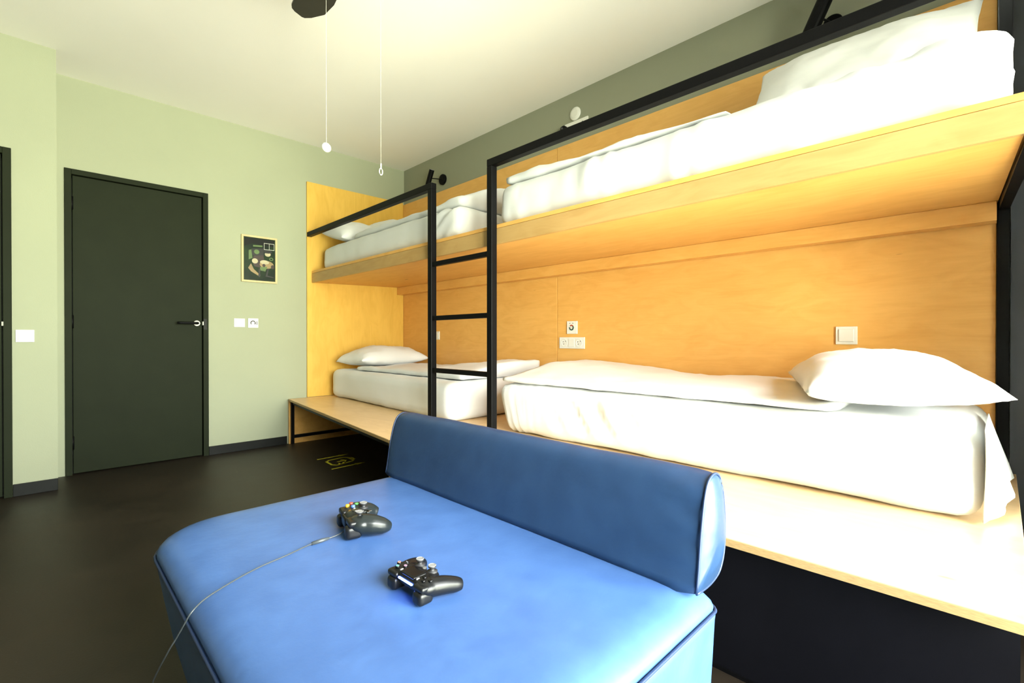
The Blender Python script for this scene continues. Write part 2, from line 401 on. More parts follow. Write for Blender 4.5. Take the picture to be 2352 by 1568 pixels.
# ------------------------------------------------------------------ lower platform
DK = .400
p = thing('bed_platform', 'low plywood platform with black steel frame carrying both lower mattresses', 'platform', (.7, 2.2, 0))
FL, FR = 1.190, 1.445          # front edge at the far wall and from the joint on
JY = 2.185
def edge_x(y): return FL + (FR - FL) * y / JY
obj('deck_board', prism([(.022, .021), (edge_x(.003), .021), (FR, JY - .001), (.022, JY - .001)], DK - .018, DK), ['ply_deck'], p, bevel=.0015)
obj('deck_board', B(.022, FR, JY + .001, 4.486, DK - .022, DK), 'ply_deck', p, bevel=.0015)
obj('deck_edge', prism([(edge_x(.003) + .0005, .021), (edge_x(.003) + .0025, .021), (FR + .0025, JY - .001), (FR + .0005, JY - .001)], DK - .0175, DK - .002), 'ply_edge', p)
obj('deck_edge', B(FR + .0005, FR + .0025, JY + .001, 4.486, DK - .0215, DK - .002), 'ply_edge', p)
obj('end_panel', B(.03, FL - .003, .004, .022, 0, DK - .0185), 'ply_y', p, bevel=.001)
obj('end_panel_edge', B(FL - .0025, FL - .001, .004, .022, .0, DK - .0185), 'ply_edge', p)
obj('partition', B(.03, FR - .006, JY - .009, JY + .009, 0, DK - .0225), 'ply_y', p, bevel=.001)
obj('partition_edge', B(FR - .0055, FR - .004, JY - .009, JY + .009, 0, DK - .0225), 'ply_edge', p)
# black square-tube frame under the far half
t = .025
obj('steel_post', B(FL - .04, FL - .04 + t, .0225, .0225 + t, 0, DK - .019), 'steel', p)
obj('steel_post', B(FR - .055, FR - .055 + t, JY - .0095 - t, JY - .0095, 0, DK - .023), 'steel', p)
obj('steel_rail', B(.04, FL - .041, .0225, .0225 + t, .052, .052 + t), 'steel', p)
ax, bx_ = edge_x(.05) - .03, FR - .03
obj('steel_rail', prism([(ax - t, .0485), (ax, .0485), (bx_, JY - .036), (bx_ - t, JY - .036)], DK - .019 - .03, DK - .019), 'steel', p)
obj('back_board', B(.03, .045, .05, JY - .01, 0, DK - .02), 'black', p)
obj('front_board', B(1.370, 1.386, JY + .0095, 4.470, .006, DK - .0225), 'black', p, label='matt black front board')
obj('plinth', B(1.345, 1.369, JY + .0095, 4.470, 0, .030), 'slot', p)
obj('side_board', B(.03, 1.369, 4.455, 4.470, 0, DK - .0225), 'black', p)
obj('sill_strip', B(1.3865, 1.392, JY + .0095, 4.470, 0.0, .010), 'steel', p)

# ------------------------------------------------------------------ upper bunk
UX = .985
u = thing('bunk_shelf', 'long cantilevered plywood upper bunk shelf with deep front fascia', 'bunk', (.5, 2.2, 1.40))
def hexa(b, t):
    bm = bmesh.new(); v = [bm.verts.new(q_) for q_ in b + t]
    for f_ in ((3, 2, 1, 0), (4, 5, 6, 7), (0, 1, 5, 4), (1, 2, 6, 5), (2, 3, 7, 6), (3, 0, 4, 7)): bm.faces.new([v[i] for i in f_])
    return bm
obj('bed_board', prism([(.022, .0225), (UX, .0225), (UX, 4.483), (.022, 4.429)], 1.532, 1.552), 'ply_y', u, bevel=.001)
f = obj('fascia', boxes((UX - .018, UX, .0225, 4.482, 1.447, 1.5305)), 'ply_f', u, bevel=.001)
obj('underside_panel', hexa([(.0225, .0225, 1.470), (UX - .0185, .0225, 1.448), (UX - .0185, 4.480, 1.448), (.0225, 4.429, 1.470)], [(.0225, .0225, 1.484), (UX - .0185, .0225, 1.462), (UX - .0185, 4.480, 1.462), (.0225, 4.429, 1.484)]), 'ply_y', u)
obj('ledger', B(.0225, .100, .0225, 4.429, 1.392, 1.4675), 'ply_y', u, bevel=.002)

s = thing('bunk_ladder', 'black steel guard rail and three-rung ladder on the upper bunk', 'ladder', (1.0, 2.2, DK))
q = .040
PX0, PX1 = UX + .002, UX + .002 + q
Lp, Rp = (1.930, 1.970), (2.488, 2.528)
RZ0, RZ1 = 1.862, 1.902
obj('post', B(PX0, PX1, *Lp, DK, RZ0), 'steel', s, bevel=.003)
obj('post', B(PX0, PX1, *Rp, DK, RZ0), 'steel', s, bevel=.003)
for z in (1.395, 1.060, .737):
    obj('rung', B(PX0 + .006, PX1 - .006, Lp[1], Rp[0], z - .014, z + .014), 'steel', s, bevel=.003)
obj('guard_rail', B(PX0, PX1, .021, Lp[1], RZ0, RZ1), 'steel', s, bevel=.003)
obj('guard_rail', B(PX0, PX1, Rp[0], 4.464, RZ0, RZ1), 'steel', s, bevel=.003)
obj('return_rail', B(.045, PX0, 4.4325, 4.464, RZ0 + .004, RZ1), 'steel', s, bevel=.003)
obj('wall_post', B(.002, .045, 4.430, 4.466, .002, H - .002), 'steel', s, bevel=.003)
obj('bracket_arm', prism([(.046, 4.434), (UX, 4.487), (UX, 4.517), (.046, 4.464)], 1.440, 1.480), 'steel', s)

# ------------------------------------------------------------------ mattresses and bedding
def wr(seed, amp=.006, s=5.0):
    def d(p, n):
        k = fb(p, s, seed) * amp + max(0, fb(p, s * .6, seed + 7)) * amp
        return n * k
    return d
def sm(a, b, x):
    t = min(1, max(0, (x - a) / (b - a))); return t * t * (3 - 2 * t)

def mattress(label, bm):
    return tag(obj('mattress', bm, 'sheet', smooth=True), label, 'mattress', 'white sheeted mattresses on the bunks')
def duvet(label, bm):
    return tag(obj('duvet', bm, 'sheet', smooth=True), label, 'duvet', 'white duvets on the bunks')

# lower far
def w_ll(p):
    y = p.y
    p.x += .075 * (y - .12) / 1.8 * (p.x / .85)
    return p
mattress('white sheeted mattress on the platform at the far end, behind the ladder',
         softbox(.035, .845, .115, 2.02, DK + .002, .655, .06, .035, wr(1.3, .005), w_ll))
def d_ll(p, n):
    lift = .075 * sm(1.0, 1.95, p.y) * sm(.86, .35, p.x) + .012 * fb(p, 4, 3)
    return Vector((0, 0, lift if n.z > -.2 else 0)) + n * .004 * fb(p, 9, 8)
duvet('white duvet spread over the lower mattress at the far end, behind the ladder', softbox(.04, .80, .52, 1.99, .660, .697, .02, .032, d_ll))
pillow('pillow', (.46, .38, .738), .72, .46, .21, (R(2), R(0), R(4)), 'plump white pillow on the lower bunk at the far yellow panel', 2.1)

# lower near
def d_lr(p, n):
    k = fb(p, 4, 5) * .006
    if n.x > .4:   # gathered folds where the sheet is tucked at the front
        g = sm(2.85, 2.42, p.y) * math.sin(p.y * 95 + p.z * 6) * .007
        dgl = math.sin((p.y * 1.0 + p.z * .8) * 42 + 2 * fb(p, 4, 6)) * .014 * sm(2.7, 3.0, p.y) * sm(3.5, 3.15, p.y) * sm(.70, .58, p.z) * sm(.43, .52, p.z)
        c = math.sin((p.z * 1.0 + p.y * .75) * 44 + 2 * fb(p, 5, 17)) * .007 * sm(4.05, 4.25, p.y) * sm(4.41, 4.35, p.y) * sm(.42, .52, p.z)
        k += g + dgl + c
    return n * k
def w_lr(p):
    low = sm(.66, .42, p.z)
    if p.y < 2.8: p.y += .05 * low * sm(2.7, 2.42, p.y)
    return p
mattress('white sheeted mattress on the near half of the platform, beside the blue sofa', softbox(.03, .86, 2.385, 4.412, DK + .002, .676, .07, .03, d_lr, w_lr))
def d_dr(p, n):
    lift = .055 * sm(3.3, 2.45, p.y) * sm(.90, .35, p.x) + .02 * sm(.8, .2, p.x) + .010 * fb(p, 3.5, 11)
    return Vector((0, 0, lift if n.z > -.2 else 0)) + n * .004 * fb(p, 8, 2)
duvet('white duvet spread over the near lower mattress beneath the white sockets', softbox(.03, .835, 2.40, 4.05, .681, .712, .018, .03, d_dr))
pillow('pillow', (.53, 4.105, .765), .82, .50, .20, (R(1), R(1), R(19)), 'large white pillow on the near lower bunk beside the black end post', 5.7)
# loose sheet corner hanging over the near end of the lower mattress
bm = bmesh.new(); grid = []
for i in range(15):
    row = []
    for j in range(11):
        a, b = i / 14, j / 10
        x = .40 + .455 * a; z = .672 - .262 * b + .05 * (1 - a) * b; y = 4.414 + b * (.046 * sm(1.0, .55, a) + .006) + .010 * math.sin(a * 15 + b * 2) * b
        row.append(bm.verts.new((x, y, z)))
    grid.append(row)
for i in range(14):
    for j in range(10): bm.faces.new((grid[i][j], grid[i + 1][j], grid[i + 1][j + 1], grid[i][j + 1]))
o = tag(obj('bed_sheet', bm, 'sheet', smooth=True), 'loose white sheet end hanging from the near lower mattress', 'sheet')
sd = o.modifiers.new('thickness', 'SOLIDIFY'); sd.thickness = .004

# upper far
def d_ul(p, n):
    k = fb(p, 4.5, 21) * .006
    c = 0
    if n.x > .3: c = math.sin((p.z * 1.1 - p.y * .8) * 55) * .012 * sm(1.75, 1.95, p.y) * sm(2.1, 2.0, p.y)
    return n * (k + c)
mattress('white sheeted mattress on the upper bunk behind the ladder head', softbox(.05, .930, .125, 2.12, 1.554, 1.762, .055, .035, d_ul))
def d_du(p, n):
    lift = .15 * sm(1.25, 1.95, p.y) * sm(.93, .5, p.x) + .02 * fb(p, 3.5, 23)
    return Vector((0, 0, lift if n.z > -.2 else 0)) + n * .005 * fb(p, 8, 4)
duvet('white duvet humped at the foot of the far upper bunk', softbox(.05, .89, .65, 2.09, 1.768, 1.815, .024, .035, d_du))
pillow('pillow', (.72, .325, 1.868), .48, .42, .19, (R(-16), R(6), R(4)), 'small greyish white pillow in front on the far upper bunk', 8.2)
pillow('pillow', (.36, .50, 1.900), .56, .52, .21, (R(-10), R(3), R(-6)), 'white pillow behind another one on the far upper bunk', 9.9)

# upper near
def d_ur(p, n):
    k = fb(p, 4.0, 31) * .006
    c = 0
    if n.x > .3:
        c = math.sin((p.z * 1.5 + p.y * .62) * 46 + 2 * fb(p, 5, 37)) * .011 * sm(3.85, 4.25, p.y) * sm(1.565, 1.64, p.z)
        c += max(0, fb((p.y * 2.4, 0, p.z * .5), 5, 35)) * .016 * sm(4.1, 3.9, p.y)
    return n * (k + c)
mattress('white sheeted mattress on the upper bunk nearest the end post', softbox(.05, .935, 2.475, 4.462, 1.554, 1.782, .06, .03, d_ur))
def d_dur(p, n):
    lift = .05 * sm(3.2, 2.6, p.y) * sm(.95, .8, p.x) + .012 * fb(p, 3.5, 33)
    return Vector((0, 0, lift if n.z > -.2 else 0)) + n * .005 * fb(p, 8, 14)
def w_dur(p):
    p.z = 1.786 + (p.z - 1.786) * (.15 + .85 * sm(3.72, 3.1, p.y)); return p
duvet('white duvet flat over the near upper bunk behind the guard rail', softbox(.05, .915, 2.52, 3.72, 1.788, 1.812, .015, .032, d_dur, w_dur))
pillow('pillow', (.47, 4.03, 1.965), .50, .74, .15, (R(0), R(52), R(2)), 'white pillow propped against the wall on the near upper bunk', 12.4)

# ------------------------------------------------------------------ blue sofa
SX0, SX1, SY0, SY1, SZ = 1.705, 2.540, 2.735, 4.018, .352
sf = thing('sofa', 'low blue leather sofa block with a rolled bolster backrest', 'sofa', ((SX0 + SX1) / 2, (SY0 + SY1) / 2, 0))
def w_base(p):
    # plan corner rounding at the front far corner, slight taper to the floor
    tpr = 1 - .05 * sm(.36, .0, p.z)
    cx, cy = (SX0 + SX1) / 2, (SY0 + SY1) / 2
    p.x = cx + (p.x - cx) * tpr; p.y = cy + (p.y - cy) * (1 - (1 - tpr) * .7)
    return p
def plan(r_far, r_near, inset=0, n=8):
    """outline of the sofa block in plan, counter-clockwise"""
    out = []
    X0, X1, Y0, Y1 = SX0 + inset, SX1 - inset, SY0 + inset, SY1 - inset
    for (cx, cy, r, a0) in ((X1, Y0, r_far, -90), (X1, Y1, r_near, 0), (X0, Y1, .03, 90), (X0, Y0, .05, 180)):
        sx = -1 if cx == X1 else 1; sy = 1 if cy == Y0 else -1
        for k in range(n + 1):
            a = R(a0 + 90 * k / n); out.append((cx + sx * r + r * math.cos(a), cy + sy * r + r * math.sin(a)))
    return out
def dense(pts, m=4):
    out = []
    for i, a in enumerate(pts):
        b = pts[(i + 1) % len(pts)]; L = math.hypot(b[0] - a[0], b[1] - a[1]); k = max(1, int(L / .05))
        for j in range(k): out.append((a[0] + (b[0] - a[0]) * j / k, a[1] + (b[1] - a[1]) * j / k))
    return out
OUT = dense(plan(.16, .05))
CXY = ((SX0 + SX1) / 2, (SY0 + SY1) / 2)
def loft(levels):
    """levels: (inset scale, z, bulge)"""
    bm = bmesh.new(); rings = []
    for (ins, z) in levels:
        ring = []
        for (x, y) in OUT:
            dx, dy = x - CXY[0], y - CXY[1]; hx, hy = (SX1 - SX0) / 2, (SY1 - SY0) / 2
            kx = ins if dx > 0 or z > SZ - .02 else ins * .15; ky = ins if dy < 0 or z > SZ - .02 else ins * .3
            X = CXY[0] + dx * (1 - kx / hx); Y = CXY[1] + dy * (1 - ky / hy)
            ring.append(bm.verts.new((X, Y, z)))
        rings.append(ring)
    n = len(OUT)
    for a, b in zip(rings, rings[1:]):
        for k in range(n): bm.faces.new((a[k], a[(k + 1) % n], b[(k + 1) % n], b[k]))
    bm.faces.new(rings[0][::-1]); bm.faces.new(rings[-1])
    return bm
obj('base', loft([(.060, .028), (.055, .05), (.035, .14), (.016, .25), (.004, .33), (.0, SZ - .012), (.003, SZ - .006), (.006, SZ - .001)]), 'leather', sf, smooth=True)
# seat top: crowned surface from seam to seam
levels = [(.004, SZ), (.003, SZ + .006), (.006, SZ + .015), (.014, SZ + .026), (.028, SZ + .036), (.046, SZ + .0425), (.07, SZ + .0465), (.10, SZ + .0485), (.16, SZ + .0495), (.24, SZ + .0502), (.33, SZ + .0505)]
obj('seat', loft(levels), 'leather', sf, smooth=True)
seam = [(x, y, SZ - .002) for x, y in OUT]
obj('seam_piping', tube(seam + seam[:1], .0035, 6), 'piping', sf, smooth=True)
for k, (px, py) in enumerate(((SX0 + .12, SY0 + .12), (SX1 - .14, SY0 + .14), (SX1 - .14, SY1 - .12), (SX0 + .12, SY1 - .12))):
    obj('foot', lathe([(.022, 0), (.026, .028)], (px, py, 0), 'z', 14), 'steel', sf)
# bolster backrest: section in x-z, swept along y
ST = SZ + .044
sec = [(1.792, ST + .004), (1.783, .45), (1.772, .52), (1.757, .585), (1.741, .622), (1.720, .638), (1.694, .640), (1.672, .626), (1.655, .590),
       (1.645, .540), (1.643, .49), (1.650, .445), (1.672, .412), (1.705, ST + .004), (1.745, ST + .001)]
sec = [(v.x, v.z) for v in spline([(a, 0, b) for a, b in sec + sec[:1]], 3)[:-1]]
scx = sum(a for a, b in sec) / len(sec); scz = sum(b for a, b in sec) / len(sec)
bm = bmesh.new(); rings = []
ys = [(SY0 + .015, .90), (SY0 + .020, .945), (SY0 + .032, .975), (SY0 + .06, .992)] + [(SY0 + .06 + (SY1 - SY0 - .115) * k / 40, 1.0) for k in range(1, 40)] + [(SY1 - .055, 1.0), (SY1 - .030, .985), (SY1 - .018, .965), (SY1 - .012, .93)]
for y, k in ys:
    ring = []
    for (a, b) in sec:
        px, pz = scx + (a - scx) * k, scz + (b - scz) * k
        wv = .004 * fb((px, y, pz), 3.2, 41) + (.006 * math.sin(pz * 95 + 1.2) * sm(SY1 - .13, SY1 - .035, y) * (1 if y < SY1 - .03 else .3) if a > 1.70 else 0)
        dv = Vector((px - scx, 0, pz - scz)).normalized() * wv
        ring.append(bm.verts.new((px + dv.x, y, max(pz + dv.z, ST + .0005))))
    rings.append(ring)
n = len(sec)
for a, b in zip(rings, rings[1:]):
    for k in range(n): bm.faces.new((a[k], a[(k + 1) % n], b[(k + 1) % n], b[k]))
# domed end caps
for ring, yy in ((rings[0], SY0 + .010), (rings[-1], SY1 + .004)):
    prev = ring
    for kk, f_ in ((.6, .65), (.25, .92)):
        cur = []
        for v in ring:
            cur.append(bm.verts.new((scx + (v.co.x - scx) * kk, v.co.y + (yy - v.co.y) * f_, scz + (v.co.z - scz) * kk)))
        for k in range(n): bm.faces.new((prev[k], prev[(k + 1) % n], cur[(k + 1) % n], cur[k]))
        prev = cur
    bm.faces.new(prev)
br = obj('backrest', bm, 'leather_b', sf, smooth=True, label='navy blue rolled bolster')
for yy, k in ((SY1 - .014, .957), (SY0 + .018, .935)):
    ring = [(scx + (a - scx) * k * 1.005, yy, max(scz + (b - scz) * k * 1.005, ST + .003)) for a, b in sec]
    obj('piping', tube(ring + ring[:1], .003, 6), 'piping', br, smooth=True)

# ------------------------------------------------------------------ game controllers
def blob(parts, voxel=.0022, smooth_it=6):
    """fuse ellipsoids / capsules into one skin"""
    bm = bmesh.new()
    for kind, *a in parts:
        if kind == 'e':
            c, r, rot = a
            mt = Matrix.Translation(c) @ Matrix.Rotation(rot, 4, 'Z') @ Matrix.Diagonal((*r, 1))
            bmesh.ops.create_icosphere(bm, subdivisions=3, radius=1, matrix=mt)
        elif kind == 'b':
            bb = softbox(*a); me = bpy.data.meshes.new('t'); bb.to_mesh(me); bb.free(); bm.from_mesh(me); bpy.data.meshes.remove(me)
        else:
            pts, rad = a; pts = spline(pts, 6); m = len(rad) - 1
            rr = []
            for i in range(len(pts)):
                t = i / (len(pts) - 1) * m; k = min(int(t), m - 1); rr.append(rad[k] + (rad[k + 1] - rad[k]) * (t - k))
            tube(pts, 0, 14, bm, rr)
    me = bpy.data.meshes.new('tmp'); bm.to_mesh(me); bm.free()
    o = bpy.data.objects.new('tmp', me); COL.objects.link(o)
    r = o.modifiers.new('r', 'REMESH'); r.mode = 'VOXEL'; r.voxel_size = voxel
    sm_ = o.modifiers.new('s', 'SMOOTH'); sm_.factor = .5; sm_.iterations = smooth_it
    dg = bpy.context.evaluated_depsgraph_get(); dg.update()
    me2 = bpy.data.meshes.new_from_object(o.evaluated_get(dg))
    bpy.data.objects.remove(o); bpy.data.meshes.remove(me)
    out = bmesh.new(); out.from_mesh(me2); bpy.data.meshes.remove(me2)
    return out

def stick(parent, x, y, z, r=.0095):
    st_ = obj('thumbstick', lathe([(.0125, -.004), (.0125, .000), (.0055, .001), (.005, .007), (r, .009), (r, .012), (r * .8, .0128), (r * .7, .0115), (0, .0115)], (x, y, z), 'z', 20), 'rubber', parent, smooth=True)
    obj('cap_ring', lathe([(r * .78, .0125), (r * .9, .0136), (r * 1.0, .0128)], (x, y, z), 'z', 20), 'grey', st_)
    return st_

def button(parent, x, y, z, r, m, h=.003):
    return obj('button', lathe([(r, -.002), (r, h * .7), (r * .8, h), (0, h * 1.05)], (x, y, z), 'z', 14), m, parent, smooth=True)

def dpad(parent, x, y, z, L, wd, m):
    return obj('direction_pad', boxes((x - L, x + L, y - wd, y + wd, z - .002, z + .003), (x - wd, x + wd, y - L, y + L, z - .002, z + .003)), m, parent, bevel=.0008)

SEAT = SZ + .0500
M['orange_b'] = mat('amber_button', (.75, .38, .03, 1), .25, nscale=20, namt=.05)
M['red_b'] = mat('red_button', (.45, .06, .04, 1), .25, nscale=20, namt=.05)
M['green_b'] = mat('green_button', (.10, .40, .10, 1), .25, nscale=20, namt=.05)
M['blue_b'] = mat('blue_button', (.08, .16, .45, 1), .25, nscale=20, namt=.05)
M['pink_b'] = mat('pink_print', (.55, .25, .42, 1), .4, nscale=20, namt=.05)
M['teal_b'] = mat('teal_print', (.10, .42, .36, 1), .4, nscale=20, namt=.05)
M['salmon_b'] = mat('salmon_print', (.60, .20, .14, 1), .4, nscale=20, namt=.05)
M['pale_b'] = mat('pale_print', (.45, .50, .58, 1), .4, nscale=20, namt=.05)
M['pad_panel'] = mat('black_touch_panel', (.004, .004, .005, 1), .25, spec=.3, nscale=40, namt=.1)

# local frame: +y = front (triggers), +x = right hand side, z up
ang = lambda fx, fy: math.atan2(-fx, fy)       # rotation that turns +y to (fx, fy)
# --- wireless pad with blue light bar
g = thing('game_controller', 'black wireless game controller with glowing blue light bar on the blue seat', 'controller', (2.188, 3.590, SEAT), ang(1.0, .03), group='game controllers on the sofa'); g.scale = (.90, .90, .90)
Z = .004
body = blob([('b', -.052, .052, -.022, .036, Z + .016, Z + .046, .012, .008),
             ('e', (-.050, .012, Z + .030), (.025, .029, .0175), 0), ('e', (.050, .012, Z + .030), (.025, .029, .0175), 0),
             ('c', [(-.052, .008, Z + .028), (-.062, -.024, Z + .025), (-.070, -.052, Z + .019), (-.074, -.066, Z + .016)], (.022, .0205, .0175, .013)),
             ('c', [(.052, .008, Z + .028), (.062, -.024, Z + .025), (.070, -.052, Z + .019), (.074, -.066, Z + .016)], (.022, .0205, .0175, .013)),
             ('e', (-.024, -.021, Z + .032), (.017, .016, .014), 0), ('e', (.024, -.021, Z + .032), (.017, .016, .014), 0)])
obj('shell', body, 'pad_p', g, smooth=True)
for sx in (-1, 1):
    obj('bumper', softbox(min(sx * .032, sx * .070), max(sx * .032, sx * .070), .018, .042, Z + .028, Z + .042, .006, .004), 'pad_p', g, smooth=True)
    obj('trigger', softbox(min(sx * .034, sx * .068), max(sx * .034, sx * .068), .006, .046, Z - .001, Z + .029, .010, .004), 'pad_p', g, smooth=True)
    stick(g, sx * .024, -.020, Z + .046, .0095)
obj('touch_pad', softbox(-.027, .027, -.004, .034, Z + .043, Z + .0485, .0025, .004), 'pad_panel', g, smooth=True)
obj('light_bar', softbox(-.027, .027, .0355, .0395, Z + .0325, Z + .0365, .0012, .003), 'lightbar', g, smooth=True, label='glowing blue light bar')
for (dx, dy, m) in ((0, .013, 'teal_b'), (.013, 0, 'salmon_b'), (0, -.013, 'pale_b'), (-.013, 0, 'pink_b')):
    b_ = button(g, .050 + dx, .012 + dy, Z + .0465, .0056, 'pad_panel', .0022)
    k = obj('symbol', tube([(.050 + dx + .0032 * math.cos(t_), .012 + dy + .0032 * math.sin(t_), Z + .0490) for t_ in [2 * math.pi * i / 12 for i in range(13)]] if m != 'pale_b' else [(.050 + dx - .003, .012 + dy, Z + .049), (.050 + dx + .003, .012 + dy, Z + .049)], .0008, 6), m, b_)
for (dx, dy) in ((0, .011), (.011, 0), (0, -.011), (-.011, 0)):
    obj('direction_button', softbox(-.050 + dx - .0045, -.050 + dx + .0045, .012 + dy - .0045, .012 + dy + .0045, Z + .044, Z + .0495, .002, .003), 'pad_panel', g, smooth=True)
for sx in (-1, 1):
    obj('slim_button', softbox(sx * .032 - .002, sx * .032 + .002, .021, .030, Z + .044, Z + .048, .0015, .002), 'grey', g)
button(g, 0, -.016, Z + .046, .005, 'grey', .002)

# --- wired pad
g = thing('game_controller', 'gunmetal wired game controller with coloured buttons, its cable trailing off the sofa', 'controller', (2.122, 3.205, SEAT), ang(.97, -.24), group='game controllers on the sofa')
body = blob([('b', -.055, .055, -.020, .040, Z + .014, Z + .048, .014, .008),
             ('e', (-.046, .010, Z + .034), (.034, .034, .022), 0), ('e', (.046, .010, Z + .034), (.034, .034, .022), 0),
             ('e', (0, .012, Z + .034), (.05, .034, .021), 0),
             ('c', [(-.050, .010, Z + .032), (-.060, -.018, Z + .029), (-.064, -.044, Z + .022), (-.060, -.062, Z + .016)], (.027, .026, .021, .013)),
             ('c', [(.050, .010, Z + .032), (.060, -.018, Z + .029), (.064, -.044, Z + .022), (.060, -.062, Z + .016)], (.027, .026, .021, .013))])
obj('shell', body, 'pad_x', g, smooth=True)
for sx in (-1, 1):
    obj('bumper', softbox(min(sx * .024, sx * .070), max(sx * .024, sx * .070), .018, .047, Z + .032, Z + .048, .007, .004), 'pad_p', g, smooth=True)
    obj('trigger', softbox(min(sx * .034, sx * .066), max(sx * .034, sx * .066), .010, .054, Z - .001, Z + .034, .011, .004), 'pad_p', g, smooth=True)
obj('front_panel', softbox(-.026, .026, .034, .048, Z + .016, Z + .044, .006, .005), 'pad_panel', g, smooth=True)
stick(g, -.046, .014, Z + .053, .0105); stick(g, .022, -.012, Z + .052, .0105)
dpad(g, -.022, -.012, Z + .052, .012, .0042, 'pad_x')
for (dx, dy, m) in ((0, .0125, 'orange_b'), (.0125, 0, 'red_b'), (0, -.0125, 'green_b'), (-.0125, 0, 'blue_b')):
    button(g, .046 + dx, .014 + dy, Z + .0535, .0058, m, .005)
button(g, 0, .016, Z + .0535, .0085, 'chrome', .003)
for sx in (-1, 1): button(g, sx * .018, .014, Z + .0525, .0035, 'grey', .003)
# cable, part of the wired pad: world path brought into the pad's frame
inv = (Matrix.Translation((2.122, 3.205, SEAT)) @ Matrix.Rotation(ang(.97, -.24), 4, 'Z')).inverted()
path = [(2.150, 3.205, SEAT + .020), (2.180, 3.212, SEAT + .012), (2.206, 3.212, SEAT + .008), (2.259, 3.208, SEAT + .0045), (2.326, 3.229, SEAT + .0038), (2.389, 3.245, SEAT + .003), (2.44, 3.266, SEAT + .002),
        (2.488, 3.293, .4035), (2.520, 3.313, .401), (2.542, 3.328, .392), (2.551, 3.318, .370), (2.561, 3.295, .335), (2.572, 3.272, .30), (2.584, 3.181, .20), (2.578, 3.08, .09), (2.60, 3.05, .03), (2.66, 3.20, .005), (2.72, 3.50, .005), (2.74, 3.8, .005)]
lp = [inv @ Vector(q_) for q_ in path]
cb = obj('cable', tube(spline(lp, 8), .0016, 8), 'cable', g, smooth=True, label='thin grey cable')
pl_ = [inv @ Vector(q_) for q_ in ((2.214, 3.2115, SEAT + .0075), (2.232, 3.2095, SEAT + .006), (2.258, 3.2082, SEAT + .0048))]
obj('breakaway_plug', tube(pl_, .0045, 10, radii=[.0032, .0048, .0042]), 'cable', cb, smooth=True)

# ------------------------------------------------------------------ wall switches and sockets
def plate_y(name, label, X0, X1, Z0, Z1, Y, cat='switch', group=None):
    """plate on a wall facing +y"""
    r = thing(name, label, cat, ((X0 + X1) / 2, Y, Z0), group=group)
    obj('plate', B(X0, X1, Y + .0005, Y + .008, Z0, Z1), 'plastic', r, bevel=.002)
    return r
r = plate_y('light_switch', 'white rocker switch on green wall between door frame and wall corner', 2.782, 2.862, .912, .986, NY, group='white wall switches')
obj('rocker', B(2.792, 2.852, NY + .0085, NY + .012, .924, .976), 'plastic', r, bevel=.002)
r = plate_y('light_switch', 'white square switch under the framed picture, nearer the dark door', 1.535, 1.617, 1.030, 1.102, 0, group='white wall switches')
obj('rocker', B(1.547, 1.605, .0085, .012, 1.042, 1.090), 'plastic', r, bevel=.002)
r = plate_y('thermostat', 'white square control with grey ring symbol under the framed picture', 1.432, 1.512, 1.026, 1.106, 0, 'thermostat')
def ring_pts(cx, cz, y, rad, a0, a1, n=20): return [(cx + rad * math.cos(R(a0 + (a1 - a0) * i / n)), y, cz + rad * math.sin(R(a0 + (a1 - a0) * i / n))) for i in range(n + 1)]
obj('ring_symbol', tube(ring_pts(1.474, 1.067, .0082, .017, -40, 220), .0036, 6), 'slot', r)
obj('bar_symbol', B(1.441, 1.4455, .0081, .0090, 1.052, 1.082), 'slot', r)

def plate_x(name, label, Y0, Y1, Z0, Z1, X=.0205, cat='switch', group=None):
    r = thing(name, label, cat, (X, (Y0 + Y1) / 2, Z0), group=group)
    obj('plate', B(X, X + .008, Y0, Y1, Z0, Z1), 'plastic', r, bevel=.002)
    return r
r = plate_x('light_switch', 'white rocker switch on amber plywood above the large lower pillow', 3.886, 3.972, .905, .990, group='white wall switches')
obj('rocker', B(.029, .033, 3.899, 3.959, .918, .977), 'plastic', r, bevel=.003)
r = plate_x('light_switch', 'white switch on plywood half hidden behind the ladder post', .590, .668, .925, 1.005, group='white wall switches')
obj('rocker', B(.029, .033, .602, .656, .937, .993), 'plastic', r, bevel=.002)
r = plate_x('dial_control', 'white square control with red and dark ring above the bedside sockets', 2.235, 2.328, .968, 1.060, cat='control')
def ringx(cy, cz, x, rad, a0, a1, n=20): return [(x, cy + rad * math.cos(R(a0 + (a1 - a0) * i / n)), cz + rad * math.sin(R(a0 + (a1 - a0) * i / n))) for i in range(n + 1)]
obj('red_arc', tube(ringx(2.279, 1.013, .0290, .0165, 40, 130), .0045, 8), 'red', r, label='red arc')
obj('dark_arc', tube(ringx(2.279, 1.013, .0290, .0165, -190, 40), .0045, 8), 'green_p', r, label='dark green arc')
for k in range(2): obj('mark', B(.0288, .0294, 2.258 + .028 * k, 2.268 + .028 * k, 1.041, 1.047), 'grey', r)
r = plate_x('socket_strip', 'white three-gang socket strip on amber plywood below the red dial', 2.165, 2.393, .862, .944, cat='socket')
for cy in (2.212, 2.346):
    s_ = obj('socket', lathe([(.030, 0), (.030, .0015), (.026, .0022), (.024, .0004), (0, .0004)], (.0288, cy, .903), 'x', 20), 'plastic', r, smooth=False)
    for (dy, dz) in ((-.010, .008), (.012, .012), (-.004, -.008)):
        obj('hole', B(.0293, .0300, cy + dy - .003, cy + dy + .003, .903 + dz - .003, .903 + dz + .003), 'slot', s_)
obj('blank_cover', B(.0288, .0315, 2.252, 2.306, .874, .932), 'plastic', r, bevel=.002)

